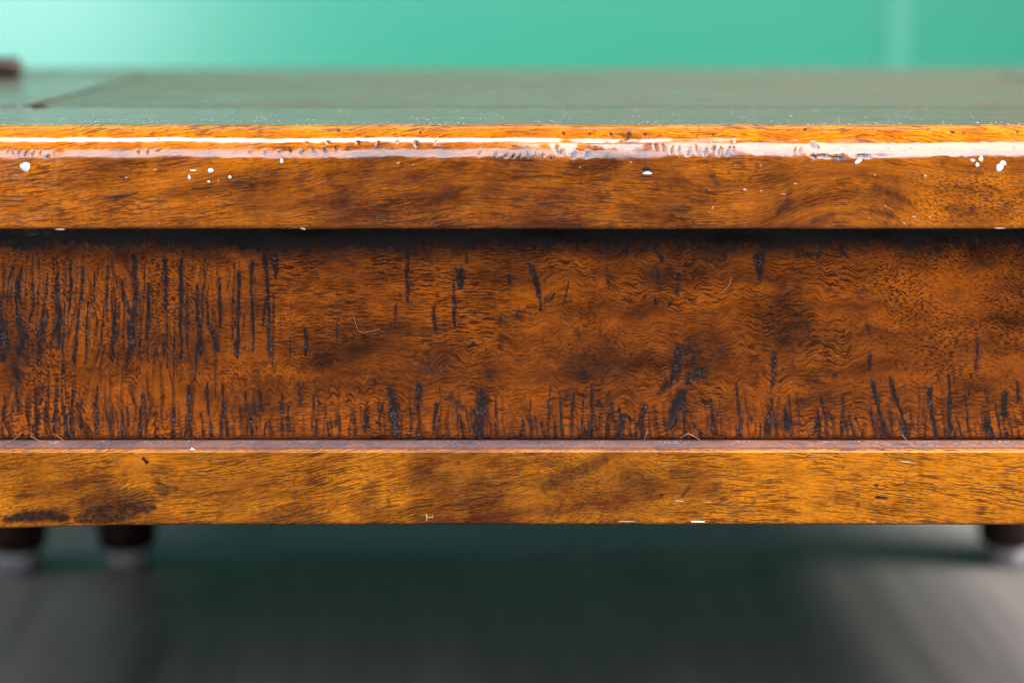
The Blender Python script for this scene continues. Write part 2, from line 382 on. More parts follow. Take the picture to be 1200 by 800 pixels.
for i, lst in {
    0: [[(300, 435, 12), (350, 442, 22), (430, 440, 10)], [(100, 680, 18), (135, 685, 12)], [(700, 520, 10), (760, 530, 34), (850, 510, 14), (920, 490, 10)], [(960, 550, 10), (1060, 555, 22), (1110, 550, 8)], [(800, 385, 12), (850, 388, 12)], [(170, 410, 12), (230, 405, 12)], [(380, 600, 20), (420, 610, 16)]],
    1: [[(380, 420, 12), (560, 430, 18), (660, 415, 8)], [(150, 465, 12), (260, 460, 14)], [(1060, 390, 26)], [(980, 515, 20), (1030, 515, 8)], [(1090, 440, 14)]],
    2: [[(720, 455, 10), (790, 460, 20), (860, 450, 12)], [(440, 540, 8), (520, 535, 16), (580, 525, 8)], [(20, 555, 30)], [(600, 620, 8), (760, 590, 12)], [(1110, 290, 22)]],
    3: [[(0, 390, 10), (240, 380, 14), (330, 385, 6)], [(100, 460, 6), (240, 460, 9), (360, 470, 8)], [(440, 650, 24)], [(275, 728, 10), (330, 705, 13), (400, 700, 13), (450, 715, 12), (470, 735, 10)], [(870, 338, 12), (900, 330, 16), (940, 342, 12)], [(660, 700, 30)]],
    4: [[(200, 380, 30), (230, 430, 24)], [(160, 490, 20), (220, 500, 14)], [(720, 480, 30), (700, 560, 30), (640, 620, 24)], [(870, 690, 26), (940, 670, 34), (1000, 640, 30)], [(670, 370, 14)], [(1030, 410, 10), (1120, 395, 10)], [(0, 580, 20), (60, 600, 14)]],
    5: [[(150, 450, 40), (280, 500, 44), (380, 560, 30)], [(130, 610, 40), (250, 640, 40)], [(600, 300, 24)], [(880, 440, 20), (980, 480, 16)], [(1040, 580, 50)], [(800, 600, 40)]]}.items():
    for p in lst: E_STAIN.append(T1(i, p))

def edge_design(px, py, x, s, y, z):
    front = (y < 0.0105)
    face = (y < 0.0012) & (z > ZF + 0.001)
    wob = 0.35 * fbm(px / 9, py / 7, 2)
    h = 0.22 * fbm(px / 170 + 3, py / 90, 2) + 0.05 * fbm(px / 22, py / 14, 3)
    h += 0.42 * fbm(px / 60 + 9, py * 0 + 2.2, 2) * sst(205, 170, py) * front
    h = np.where(front, h, h * sst(0.03, 0.012, y) * 0.15)
    stain = np.zeros_like(px); blotch = np.zeros_like(px)
    for (cx, cy, rx, ry, d) in E_DENTS:
        sel = (abs(px - cx) < rx * 2.2) & (abs(py - cy) < ry * 2.2) & front
        if not sel.any(): continue
        a = 0.35 * math.sin(cx * 12.9)
        dx = (px[sel] - cx) + a * (py[sel] - cy); dy = py[sel] - cy
        q = np.hypot(dx / rx, dy / ry) * (1 + 0.8 * wob[sel])
        f = 1 - sst(0.0, 1.25, q)
        h[sel] -= d * f * 0.21
        h[sel] += d * 0.0 * np.exp(-((q - 1.25) / 0.25) ** 2)
        if cy < 162: stain[sel] = np.maximum(stain[sel], 0.75 * f * d / 0.5)
        elif cy > 192: stain[sel] = np.maximum(stain[sel], f * 0.9)
        else: stain[sel] = np.maximum(stain[sel], 0.8 * f * min(1, d / .45))
    for p in E_STAIN:
        sel, f = polyline_mask(px, py, p, 0.1, wob)
        if sel is None: continue
        blotch[sel] = np.maximum(blotch[sel], f * 0.62 * front[sel])
    blotch = np.maximum(blotch, 0.6 * sst(262, 270, py + 5 * fbm(px / 14, py / 30, 3)) * face)
    blotch = np.maximum(blotch, 0.45 * np.clip(fbm(px / 55 + 4, py / 14, 3) - 0.12, 0, 1) * 2 * face)
    # grain flow: rising to the right, arching in the middle, a cathedral swirl at the right
    W = 0.10 * np.minimum(px, 560) + 0.02 * px - 0.00022 * np.clip(px - 400, 0, 500) ** 2 * 0.35
    amp = np.clip((py - 168) / 100, 0, 1)
    W = W + 62 * amp * np.exp(-((px - 985) / 74) ** 2) + 8 * fbm(px / 120, py / 40, 2) + 1.1 * fbm(px / 40, py / 14, 2)
    W = W - 0.12 * np.clip(px - 1040, 0, 400)
    stip = sst(1010, 1090, px) * sst(190, 215, py) * 0.9
    tone = 0.28 * sst(330, 0, px) + 0.22 * sst(960, 1120, px) - 0.18 * np.exp(-((px - 560) / 170) ** 2)
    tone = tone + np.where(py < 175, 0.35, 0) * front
    top = ~front
    gx = np.where(top, x * 4000, px); gv = np.where(top, y * 4000, py + W)
    dust = np.where(top, 0.05 + 0.12 * sst(0.0, 0.4, fbm(px / 30, y * 300, 3)), 0.0)
    grain = np.stack([gx, gv, np.where(top, -0.7, tone)], -1)
    mask = np.stack([stain, np.clip(blotch, 0, 1), stip, dust], -1)
    return h, grain, mask
edge = carved_board('edge_board', prof, edge_design, M_edge)
edge['label'] = 'worn front edge board with rounded, dented and gleaming top edge'

# ---- carved front apron
prof = []
seg((0.027, ZA + 0.0002), (YA + 0.002, ZA + 0.0002), 4)
for k in range(4):
    a = math.pi / 2 * k / 4; prof.append((YA + 0.002 - 0.002 * math.sin(a), ZA + 0.0022 - 0.002 * math.cos(a)))
seg((YA, ZA + 0.0022), (YA, ZF - 0.0003), 218)
seg((YA, ZF - 0.0003), (0.027, ZF - 0.0003), 4); seg((0.027, ZF - 0.0003), (0.027, ZA + 0.0002), 6)

Z2 = 3.076
def T2(i, pts): return [(200 * i + p[0] / Z2, 270 + p[1] / Z2, p[2] / Z2) for p in pts]
G = []   # (points, darkness)
def g(i, d, *pts): G.append((T2(i, pts), d))
# left stretch
g(0, 1, (205, 150, 7), (207, 240, 12), (213, 330, 16), (212, 400, 14)); g(0, 1, (300, 140, 6), (293, 230, 8), (280, 340, 8), (268, 470, 8))
g(0, .9, (255, 110, 6), (255, 200, 7), (253, 280, 6)); g(0, .9, (170, 160, 5), (168, 240, 6)); g(0, .85, (160, 270, 7), (150, 350, 12), (140, 480, 10))
g(0, .85, (122, 190, 5), (118, 280, 9), (108, 330, 6)); g(0, .9, (60, 240, 6), (65, 330, 12), (85, 380, 20), (70, 440, 16)); g(0, .7, (50, 140, 5), (40, 260, 5))
g(0, .7, (15, 120, 6), (10, 250, 6)); g(0, .9, (10, 340, 20), (15, 420, 18), (10, 470, 10)); g(0, .85, (55, 480, 20), (60, 540, 18))
g(0, .8, (340, 160, 7), (338, 260, 8)); g(0, .85, (388, 130, 7), (385, 270, 6)); g(0, .75, (318, 260, 5), (312, 380, 6), (308, 480, 8)); g(0, .75, (375, 290, 5), (365, 420, 7))
g(0, 1, (418, 250, 5), (412, 340, 9), (406, 460, 9)); g(0, 1, (437, 175, 7), (448, 240, 8), (465, 290, 10)); g(0, 1, (485, 95, 9), (486, 200, 12), (487, 270, 10), (475, 340, 16), (478, 420, 14))
g(0, .95, (538, 200, 8), (538, 260, 9), (530, 390, 9)); g(0, 1, (595, 100, 9), (596, 180, 11), (594, 280, 9)); g(0, .75, (592, 380, 12), (590, 450, 9))
g(0, .9, (205, 560, 8), (200, 640, 8), (196, 720, 10)); g(0, .9, (140, 660, 10), (130, 720, 9)); g(0, .75, (150, 570, 10), (145, 620, 9)); g(0, .85, (255, 650, 5), (250, 740, 6))
g(0, .75, (295, 600, 6), (290, 740, 7)); g(0, .9, (350, 560, 6), (347, 640, 8), (347, 710, 13), (345, 745, 8)); g(0, .75, (400, 640, 5), (400, 740, 5)); g(0, .9, (442, 660, 6), (440, 740, 8))
g(0, .85, (515, 590, 7), (505, 660, 8), (505, 745, 8)); g(0, .7, (60, 560, 12), (65, 650, 10)); g(0, .7, (15, 600, 8), (10, 690, 8)); g(0, .65, (100, 400, 8), (95, 480, 9)); g(0, .6, (40, 660, 7), (35, 740, 7)); g(0, .6, (268, 540, 7), (262, 620, 7))
g(1, 1, (38, 110, 9), (38, 230, 10), (36, 330, 8), (40, 460, 6)); g(1, .95, (95, 195, 6), (95, 300, 8), (108, 370, 8), (105, 440, 12)); g(1, .95, (128, 240, 5), (135, 330, 6), (160, 390, 13), (168, 430, 12))
g(1, .95, (175, 170, 7), (178, 260, 7), (178, 350, 5)); g(1, 1, (247, 150, 7), (245, 280, 9), (243, 350, 7), (238, 420, 15), (238, 450, 9)); g(1, .7, (265, 420, 10)); g(1, .9, (292, 110, 10), (290, 200, 6), (295, 290, 6), (297, 440, 5))
g(1, 1, (338, 80, 8), (348, 190, 8), (355, 320, 7), (356, 450, 9)); g(1, 1, (375, 100, 16), (378, 130, 10), (378, 180, 5)); g(1, .6, (430, 380, 5), (430, 460, 5)); g(1, 1, (484, 350, 5), (488, 400, 9), (490, 440, 10))
g(1, .5, (434, 260, 3), (433, 330, 3)); g(1, .55, (598, 330, 5), (600, 420, 5))
g(1, .95, (65, 560, 9), (68, 640, 9), (72, 750, 13)); g(1, .9, (10, 640, 9), (8, 745, 10)); g(1, .85, (130, 560, 7), (135, 660, 8)); g(1, .95, (145, 700, 8), (148, 750, 9)); g(1, .9, (188, 560, 8), (192, 640, 9), (202, 740, 8))
g(1, .6, (235, 590, 15), (235, 630, 14)); g(1, .75, (270, 590, 7), (275, 650, 7)); g(1, .85, (288, 680, 9), (295, 750, 8)); g(1, .75, (318, 570, 9), (330, 650, 9)); g(1, .8, (355, 690, 6), (362, 750, 7)); g(1, .75, (400, 590, 9), (402, 650, 10))
g(1, .6, (460, 560, 14), (468, 630, 12)); g(1, .65, (515, 540, 5), (530, 600, 5), (548, 660, 6)); g(1, .8, (525, 690, 10), (522, 730, 8)); g(1, .9, (565, 690, 5), (570, 745, 6)); g(1, .55, (430, 700, 12), (430, 720, 8)); g(1, .7, (595, 650, 12), (600, 690, 10))
# middle
g(2, .95, (240, 60, 7), (237, 160, 6), (240, 245, 7)); g(2, 1.15, (430, 150, 22), (428, 185, 12), (430, 210, 6)); g(2, 1, (605, 165, 9), (607, 190, 7)); g(2, .65, (195, 260, 7), (195, 350, 7)); g(2, .65, (212, 235, 7)); g(2, .55, (262, 320, 10))
g(2, .9, (333, 270, 8), (333, 320, 9), (343, 360, 5)); g(2, .85, (405, 190, 5), (408, 270, 10), (403, 310, 8), (410, 340, 4)); g(2, .7, (450, 60, 8), (452, 110, 7)); g(2, .6, (572, 325, 12))
g(2, .95, (180, 580, 15), (190, 640, 22), (195, 700, 22), (195, 745, 18)); g(2, .8, (150, 620, 8), (140, 655, 8)); g(2, .8, (90, 670, 18), (88, 720, 20)); g(2, .8, (280, 560, 12), (278, 640, 14)); g(2, .7, (280, 690, 6), (282, 740, 6))
g(2, .6, (245, 620, 5), (248, 720, 5)); g(2, .9, (345, 620, 9), (330, 730, 7)); g(2, .8, (350, 680, 5), (350, 740, 6)); g(2, .6, (405, 610, 30), (430, 630, 20)); g(2, .7, (420, 680, 20), (440, 720, 18)); g(2, 1, (505, 590, 20), (503, 650, 27), (498, 740, 24))
g(2, .7, (555, 600, 6), (555, 720, 6)); g(2, .55, (580, 600, 5), (580, 700, 5)); g(2, .5, (525, 510, 16)); g(2, .55, (300, 480, 22), (330, 500, 22)); g(2, .6, (40, 640, 7), (38, 700, 7)); g(2, .55, (130, 700, 8), (150, 745, 9))
g(3, 1.1, (62, 115, 8), (88, 180, 10), (100, 240, 9), (105, 285, 5)); g(3, .9, (5, 170, 10)); g(3, .85, (40, 690, 8), (35, 740, 10)); g(3, .6, (75, 690, 5), (85, 720, 5)); g(3, .8, (100, 690, 5), (115, 730, 6)); g(3, .8, (150, 235, 8), (115, 260, 7))
g(3, .6, (60, 280, 12), (20, 295, 10)); g(3, .7, (205, 180, 5), (190, 262, 5)); g(3, .8, (240, 378, 12)); g(3, .9, (310, 70, 6)); g(3, 1, (408, 72, 14)); g(3, 1, (450, 90, 8)); g(3, 1.1, (515, 65, 8), (540, 105, 9)); g(3, .6, (520, 160, 28)); g(3, .85, (520, 252, 12))
g(3, .8, (570, 265, 11)); g(3, .9, (595, 225, 11)); g(3, .8, (600, 170, 14)); g(3, .6, (485, 195, 9)); g(3, .9, (600, 430, 20), (590, 520, 20), (555, 560, 12), (525, 590, 7)); g(3, 1, (610, 590, 20), (590, 640, 22), (575, 700, 14))
g(3, .8, (480, 640, 12), (455, 700, 16), (445, 740, 14)); g(3, .95, (395, 690, 14), (375, 740, 16)); g(3, .8, (315, 632, 14)); g(3, .9, (265, 725, 12), (268, 745, 10)); g(3, .8, (420, 745, 8), (445, 745, 8)); g(3, .5, (190, 600, 25)); g(3, .6, (340, 130, 10), (345, 190, 8)); g(3, .5, (430, 450, 16))
# right
g(4, .65, (-5, 430, 30), (40, 440, 40)); g(4, .85, (60, 510, 30), (20, 540, 20)); g(4, .9, (5, 570, 12), (5, 660, 10)); g(4, 1.15, (275, 95, 20), (277, 130, 14), (277, 185, 6)); g(4, .8, (50, 75, 10)); g(4, .8, (110, 110, 12)); g(4, .7, (155, 100, 8))
g(4, .8, (420, 85, 14), (490, 88, 18)); g(4, .8, (585, 90, 12)); g(4, .8, (330, 440, 12), (330, 520, 16), (325, 560, 10)); g(4, .8, (310, 585, 8)); g(4, 1, (318, 640, 8), (308, 690, 16), (305, 735, 14)); g(4, .85, (365, 640, 9), (380, 690, 20), (378, 715, 15))
g(4, .85, (205, 715, 16), (205, 740, 12)); g(4, .6, (160, 715, 8)); g(4, .6, (230, 640, 10), (250, 690, 8)); g(4, .6, (440, 620, 20)); g(4, .9, (490, 680, 14), (475, 735, 8)); g(4, .85, (575, 600, 6), (580, 650, 6), (570, 740, 8)); g(4, .65, (530, 710, 14)); g(4, .5, (420, 650, 5), (420, 700, 5))
g(4, .7, (555, 515, 10), (540, 530, 8)); g(4, .5, (400, 500, 14), (395, 460, 10)); g(4, .5, (100, 640, 12), (90, 700, 10)); g(4, .5, (420, 180, 10)); g(4, .5, (450, 350, 14))
g(5, .75, (62, 440, 9), (58, 500, 9)); g(5, .95, (65, 545, 9), (92, 640, 9), (105, 710, 10), (115, 745, 14)); g(5, 1, (132, 530, 5), (145, 590, 11), (170, 650, 8), (188, 710, 10), (192, 745, 13)); g(5, .6, (120, 620, 5), (140, 690, 5)); g(5, .7, (205, 640, 5), (212, 700, 7))
g(5, .6, (235, 570, 6), (235, 740, 6)); g(5, 1, (275, 560, 10), (277, 640, 11), (290, 700, 9), (300, 745, 13)); g(5, .6, (300, 500, 6), (315, 560, 6)); g(5, .95, (345, 520, 6), (347, 600, 8), (345, 680, 7), (362, 735, 13)); g(5, .6, (362, 500, 5), (362, 560, 5))
g(5, .85, (405, 600, 5), (410, 680, 5), (418, 725, 7)); g(5, .7, (420, 570, 7), (418, 600, 6)); g(5, .7, (447, 390, 9), (443, 500, 12)); g(5, .7, (478, 570, 10), (480, 620, 10)); g(5, .95, (478, 670, 6), (485, 720, 9), (500, 745, 16)); g(5, 1, (543, 590, 12), (545, 650, 13), (545, 680, 10))
g(5, .9, (592, 545, 8), (597, 620, 11)); g(5, .9, (600, 225, 6)); g(5, .8, (35, 715, 7)); g(5, .8, (300, 65, 14)); g(5, .55, (50, 340, 12), (60, 380, 10)); g(5, .55, (40, 200, 6), (20, 230, 5)); g(5, .5, (180, 570, 14)); g(5, .6, (600, 690, 12))
for k in range(70):
    x = r_.choice([r_.uniform(-420, -6), r_.uniform(1206, 1850)]); y0 = r_.choice([r_.uniform(300, 340), r_.uniform(440, 480)]); L = r_.uniform(30, 80); w = r_.uniform(1.8, 4.2); dx = r_.uniform(-6, 6)
    G.append(([(x, y0, w * .7), (x + dx * .5, y0 + L * .5, w), (x + dx, min(y0 + L, 514), w * .8)], r_.uniform(.6, 1)))

x = -430.0
while x < 1850:          # short scraper chatter all along the bottom, denser tall ones at the left
    L = r_.uniform(16, 62); w = r_.uniform(1.4, 3.3); y1 = 515; dx = r_.uniform(-3, 5) + (4 if x > 700 else 0)
    G.append(([(x - dx, y1 - L, w * .6), (x, y1 - L * .3, w), (x + .5, y1, w * 1.1)], r_.uniform(.45, .9))); x += r_.uniform(6, 13)
x = -430.0
while x < 330:
    y0 = r_.uniform(296, 380); L = r_.uniform(25, 95); w = r_.uniform(1.3, 3.4); dx = r_.uniform(-6, 1)
    G.append(([(x, y0, w * .6), (x + dx * .5, y0 + L * .5, w), (x + dx, y0 + L, w * .6)], r_.uniform(.4, .85))); x += r_.uniform(4.5, 10)
AP = {}
def apron_design(px, py, x, s, y, z):
    front = (y < YA + 0.0015) & (z > ZA + 0.0008)
    wob = 0.55 * fbm(px / 7, py / 16, 3) + 0.25 * fbm(px / 2.6, py / 4, 2)
    h = 0.35 * fbm(px / 130 + 1, py / 60, 2) + 0.06 * fbm(px / 14, py / 30, 3)
    # scraper chatter: shallow vertical flutes, strongest at the left and along the bottom
    flute = np.clip(sst(420, 60, px) + 0.6 * sst(440, 500, py), 0, 1)
    ph = 2 * np.pi * px / 13.2 + 4 * fbm(px / 90, py / 120, 2)
    h += 0.012 * flute * np.sin(ph) * sst(295, 320, py)
    stain = np.zeros_like(px)
    jx = px + 1.7 * fbm(px / 7, py / 24, 3); jy = py + 7 * fbm(px / 5 + 40, py / 20, 2)
    vary = 0.86 + 0.55 * fbm(px / 5 + 7, py / 9, 3)
    for pts, d in G:
        sel, f = polyline_mask(jx, jy, [(a, b, c * 1.6) for a, b, c in pts], -0.2, wob)
        if sel is None: continue
        stain[sel] = np.maximum(stain[sel], f * min(d, 1.0) * vary[sel])
        h[sel] -= 0.06 * d * f * sst(290, 312, py[sel])
    # glaze gathered ragged under the overhang, its shade partly painted in
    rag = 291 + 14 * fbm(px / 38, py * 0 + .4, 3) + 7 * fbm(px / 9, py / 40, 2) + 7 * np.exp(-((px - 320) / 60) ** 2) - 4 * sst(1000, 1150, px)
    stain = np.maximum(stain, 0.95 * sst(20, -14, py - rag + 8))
    # darker along the corner on the ledge
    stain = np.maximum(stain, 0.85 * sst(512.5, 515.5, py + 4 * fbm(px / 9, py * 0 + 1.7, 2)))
    # faint smoky staining on the shallow flutes
    stain = np.maximum(stain, 0.52 * flute * np.clip(-np.sin(ph) - 0.1, 0, 1) * sst(-.3, .4, fbm(px / 50 + 8, py / 40, 2)))
    blotch = 0.85 * np.clip(fbm(px / 80 + 2, py / 42 + 7, 4) + 0.03, 0, 1)
    for (cx, cy, rx, ry, a) in [(690, 430, 80, 34, .6), (250, 415, 110, 22, .20), (510, 430, 60, 40, .32), (830, 400, 60, 40, .42), (950, 400, 90, 30, .30), (1090, 405, 90, 26, .26), (20, 400, 70, 60, .62), (800, 470, 40, 50, .5), (160, 400, 70, 40, .3), (1000, 470, 60, 40, .35), (520, 480, 60, 22, .35), (640, 480, 50, 24, .3), (350, 468, 50, 20, .3)]:
        q = np.hypot((px - cx) / rx, (py - cy) / ry) * (1 + 0.5 * wob)
        blotch = np.maximum(blotch, a * np.exp(-q ** 2 * 1.2))
    blotch = np.maximum(blotch, 0.85 * sst(318, 282, py + 16 * fbm(px / 30 + 3, py / 40, 3)))  # soft shade of the overhang painted into the brown blotch
    strk = np.clip(fbm(px / 5.2 + 3 * fbm(px / 60, py / 70, 2), py / 75, 2) * 2.4, 0, 1)
    zone = np.maximum(sst(400, 120, px) * sst(286, 310, py), sst(448, 498, py + 10 * fbm(px / 40, py * 0, 2)))
    blotch = np.maximum(blotch, 0.85 * strk * zone)
    edge_y = 393 - 9 * sst(400, 520, px) + 1.2 * fbm(px / 20, py * 0, 2)
    blotch = blotch + 0.22 * sst(-1.2, 1.2, py - edge_y) * sst(470, 440, py) * sst(330, 400, px) * sst(540, 500, px)
    blotch = blotch * (1 - 0.5 * sst(482, 488, py) * sst(180, 220, px) * sst(560, 420, px))
    # grain flow
    rip = np.exp(-((py - 448) / 26) ** 2) * sst(70, 150, px) * sst(520, 360, px)
    ph2 = 2 * np.pi * px / 14.0 + 9 * fbm(px / 60 + 5, py / 60, 3)
    W = 3.4 * rip * (np.sin(ph2) + 0.25 * np.sin(2 * ph2 + 1))
    left = sst(330, 200, px) * (1 - rip)
    W = W + left * (1.3 * np.sin(2 * np.pi * px / 15.5 + 8 * fbm(px / 40, py / 60, 3)) + 6 * fbm(px / 30, py / 60, 2)) - 0.20 * (np.clip(px, -150, 250) - 250) * sst(530, 350, py)
    mid = sst(340, 430, px) * sst(395, 420, py + 30 * fbm(px / 80, py * 0 + 3, 2))
    mid = np.maximum(mid, sst(600, 660, px))
    W = W + mid * (17 * fbm(px / 52, py / 95, 2) + 6 * fbm(px / 17 + 3, py / 55, 2))
    W = W + (1 - mid) * (5 * fbm(px / 110, py / 40, 2)) + 1.4 * fbm(px / 8, py / 16, 2)
    stip = np.clip(0.95 * left + 0.9 * sst(980, 1060, px) * sst(470, 430, py) + 0.8 * np.exp(-((px - 690) / 60) ** 2 - ((py - 385) / 45) ** 2) + 0.5 * np.exp(-((px - 330) / 60) ** 2 - ((py - 370) / 20) ** 2), 0, 1)
    tone = 0.12 + 0.18 * sst(330, 180, px) - 0.08 * np.exp(-((py - 430) / 34) ** 2) + 0.22 * sst(470, 505, py) + 0.05 * sst(420, 340, py)
    dust = 0.6 * sst(513.6, 516, py + 3 * fbm(px / 5, py * 0 + 9, 3)) * sst(-.2, .5, fbm(px / 24, py * 0 + 4, 3))
    grain = np.stack([px, py + W, tone], -1)
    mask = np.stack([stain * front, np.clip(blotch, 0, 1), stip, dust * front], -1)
    AP.update(px=px, py=py, stain=stain * front, h=np.where(front, h, 0))
    return np.where(front, h, 0), grain, mask
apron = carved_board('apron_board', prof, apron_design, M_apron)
apron['label'] = 'front apron scored with dark upright tool marks'

# ---- base moulding with its dusty ledge
prof = []
zl = ZA
seg((0.030, ZM), (YM + 0.003, ZM), 6)
for k in range(8):
    a = math.pi / 2 * k / 8; prof.append((YM + 0.0008 - 0.0008 * math.sin(a), ZM + 0.0008 - 0.0008 * math.cos(a)))
seg((YM, ZM + 0.0008), (YM, zl - 0.0011), 84)
for k in range(10):
    a = math.pi / 2 * k / 10; prof.append((YM + 0.0011 - 0.0011 * math.cos(a), zl - 0.0011 + 0.0011 * math.sin(a)))
seg((YM + 0.0011, zl), (YA + 0.004, zl), 30)
seg((YA + 0.004, zl), (0.030, zl), 2); seg((0.030, zl), (0.030, ZM), 4)
Z3 = 4.0
def T3(i, pts): return [(300 * i + p[0] / Z3, 505 + p[1] / Z3, p[2] / Z3) for p in pts]
MB = []
def mb(i, d, *pts): MB.append((T3(i, pts), d))
mb(0, .95, (30, 400, 20), (120, 385, 34), (230, 385, 40), (310, 400, 24)); mb(0, .85, (370, 405, 30), (450, 385, 70), (560, 380, 80), (640, 360, 50)); mb(0, .5, (400, 330, 40), (540, 310, 90), (680, 330, 60)); mb(0, .5, (490, 300, 70), (560, 290, 50)); mb(0, .85, (655, 340, 20), (690, 360, 34), (725, 355, 14)); mb(0, 1.0, (672, 128, 10), (690, 145, 12))
mb(0, .6, (740, 230, 14), (760, 280, 40), (820, 270, 24)); mb(0, .5, (90, 300, 26), (120, 295, 20)); mb(0, .4, (590, 195, 28)); mb(0, .45, (820, 270, 8), (930, 296, 9), (1110, 285, 8)); mb(0, .4, (1030, 390, 26))
mb(1, .45, (560, 245, 40), (520, 265, 30)); mb(1, .5, (620, 328, 16)); mb(1, .4, (760, 210, 60), (880, 250, 70), (1050, 220, 60)); mb(1, .6, (948, 148, 9)); mb(1, .35, (520, 360, 90)); mb(1, .4, (200, 400, 60), (60, 400, 50))
mb(2, .6, (150, 270, 30), (220, 220, 40), (330, 180, 40), (430, 140, 30)); mb(2, .4, (560, 220, 60), (620, 250, 70)); mb(2, .4, (760, 190, 40), (880, 200, 30)); mb(2, .7, (800, 300, 12), (830, 265, 12)); mb(2, .6, (700, 303, 10)); mb(2, .45, (960, 260, 30)); mb(2, .35, (1050, 370, 40)); mb(2, .5, (1135, 332, 14))
mb(3, 1.1, (505, 310, 6), (530, 312, 10), (555, 313, 6)); mb(3, .9, (495, 252, 5), (510, 258, 6)); mb(3, .55, (350, 170, 8), (330, 165, 6)); mb(3, .5, (320, 310, 24)); mb(3, .4, (20, 360, 12), (120, 375, 12)); mb(3, .6, (0, 235, 12), (60, 235, 8)); mb(3, .45, (420, 345, 16)); mb(3, .5, (840, 415, 14)); mb(3, .4, (1000, 370, 26)); mb(3, .35, (720, 215, 8), (830, 215, 8))
def mould_design(px, py, x, s, y, z):
    front = (y < YM + 0.0012)
    wob = 0.5 * fbm(px / 8, py / 7, 3) + 0.3 * fbm(px / 2.5, py / 2.5, 2)
    h = 0.18 * fbm(px / 150 + 6, py / 60, 2) + 0.035 * fbm(px / 12, py / 9, 3)
    blotch = np.zeros_like(px)
    for pts, d in MB:
        sel, f = polyline_mask(px, py, pts, 0.05, wob)
        if sel is None: continue
        blotch[sel] = np.maximum(blotch[sel], np.clip(f * 1.3, 0, 1) * min(d, 1)); h[sel] -= 0.06 * f * d * (d > .8)
    blotch = np.maximum(blotch, 0.5 * np.clip(fbm(px / 60 + 12, py / 18, 4) - 0.05, 0, 1))
    blotch = np.maximum(blotch, 0.5 * sst(609, 613, py + 4 * fbm(px / 12, py / 20, 2)))
    # lower edge slightly uneven, dips at the left
    low = (z < ZM + 0.004) & (y < 0.012)
    xs = np.array([-400, 0, 60, 150, 260, 400, 600, 800, 1000, 1200, 1700]); sl = np.array([.12, .16, .18, .10, .12, .24, .14, .05, -.10, -.12, -.1])
    xx = np.linspace(-900, 2300, 3201); cum = np.cumsum(np.interp(xx, xs, sl))
    W = np.interp(px, xx, cum)
    W = W + 4 * fbm(px / 70 + 3, py / 34, 2) + 0.9 * fbm(px / 30, py / 14, 2) + 9 * np.exp(-((px - 735) / 40) ** 2) * np.sin((py - 520) / 12) \
        + 6 * np.exp(-((px - 172) / 22) ** 2 - ((py - 560) / 40) ** 2)
    stip = 0.7 * np.exp(-((px - 700) / 80) ** 2) + 0.35 * sst(120, 0, px)
    tone = 0.10 + 0.38 * sst(800, 960, px) - 0.24 * np.exp(-((px - 560) / 170) ** 2) + 0.04 * sst(400, 200, px)
    ledge = (z > zl - 0.0002)
    dust = np.where(ledge, 0.80 + 0.25 * fbm(px / 40, y * 900, 3), 0) * sst(YM + 0.0006, YM + 0.0018, y)
    dust = np.clip(dust + np.where(ledge, 0.4 * sst(YA - 0.0022, YA - 0.0002, y + 0.0012 * fbm(px / 6, y * 0 + 3, 3)), 0), 0, .9)
    stain = np.where(ledge, 0.55 * sst(YM + 0.0008, YM + 0.0016, y) * sst(YM + 0.0042, YM + 0.0026, y), 0)
    grain = np.stack([px + 333, py + W + 40, tone], -1)
    mask = np.stack([stain, np.clip(blotch, 0, 1), np.clip(stip, 0, 1), dust], -1)
    h = np.where(front | low, h, 0.03 * fbm(px / 9, y * 800, 3))
    return h, grain, mask
mould = carved_board('base_moulding', prof, mould_design, M_mould)
mould['label'] = 'plain front base moulding with a dusty top ledge'
# its lower edge sags a little at the left: bend real vertices
co = np.empty(len(mould.data.vertices) * 3, np.float32); mould.data.vertices.foreach_get('co', co); co = co.reshape(-1, 3)
f = np.clip((ZA - 0.002 - co[:, 2]) / 0.02, 0, 1); sag = np.clip((-0.095 - co[:, 0]) / 0.06, 0, 1.4) ** 1.5
co[:, 2] -= 0.0011 * f * sag
mould.data.vertices.foreach_set('co', co.ravel()); mould.data.update()

# ---- the remaining boards of the top: end boards, panel planks, back board
YB0, YB1 = 0.0892, DEPTH - 0.0892
def board(name, *a, **k): return adopt(box(name, *a, **k))
board('edge_board', XL, XR, DEPTH - 0.088, DEPTH, ZF, ZT - 0.0006, M_top, None, bev=0.006)
def end_board(x0, x1): return board('end_board', x0, x1, YB0, YB1, ZF, ZT + 0.0001, M_topy, None, bev=0.0025)
end_board(XL, -0.1690); end_board(0.2252, XR)
py_ = np.linspace(YB0 + 0.0002, YB1 - 0.0002, 4)
for k in range(3):
    board('panel_plank', -0.1658, 0.2196, py_[k] + 0.0002, py_[k + 1] - 0.0002, ZF + 0.004, ZT - 0.0001 - 0.0003 * (k % 2), M_top, None, bev=0.0008)
m, nt, P = newmat('seam_shade'); N = NT(nt)
tc = N.n('ShaderNodeTexCoord').outputs['Object']
N.put(P.inputs['Base Color'], N.mix(N.noise(tc, (400, 400, 400), 3), (0.006, 0.005, 0.004), (0.02, 0.016, 0.012)))
P.inputs['Roughness'].default_value = 0.95; P.inputs['Specular IOR Level'].default_value = 0.0
for xa in (-0.1700, 0.2190): board('seam_shade', xa + 0.0008, xa + 0.0044, YB0 + 0.001, YB1 - 0.001, ZF + 0.006, ZT - 0.0004, m, None, bev=0)  # matte dark strip added in the gaps in place of their shade
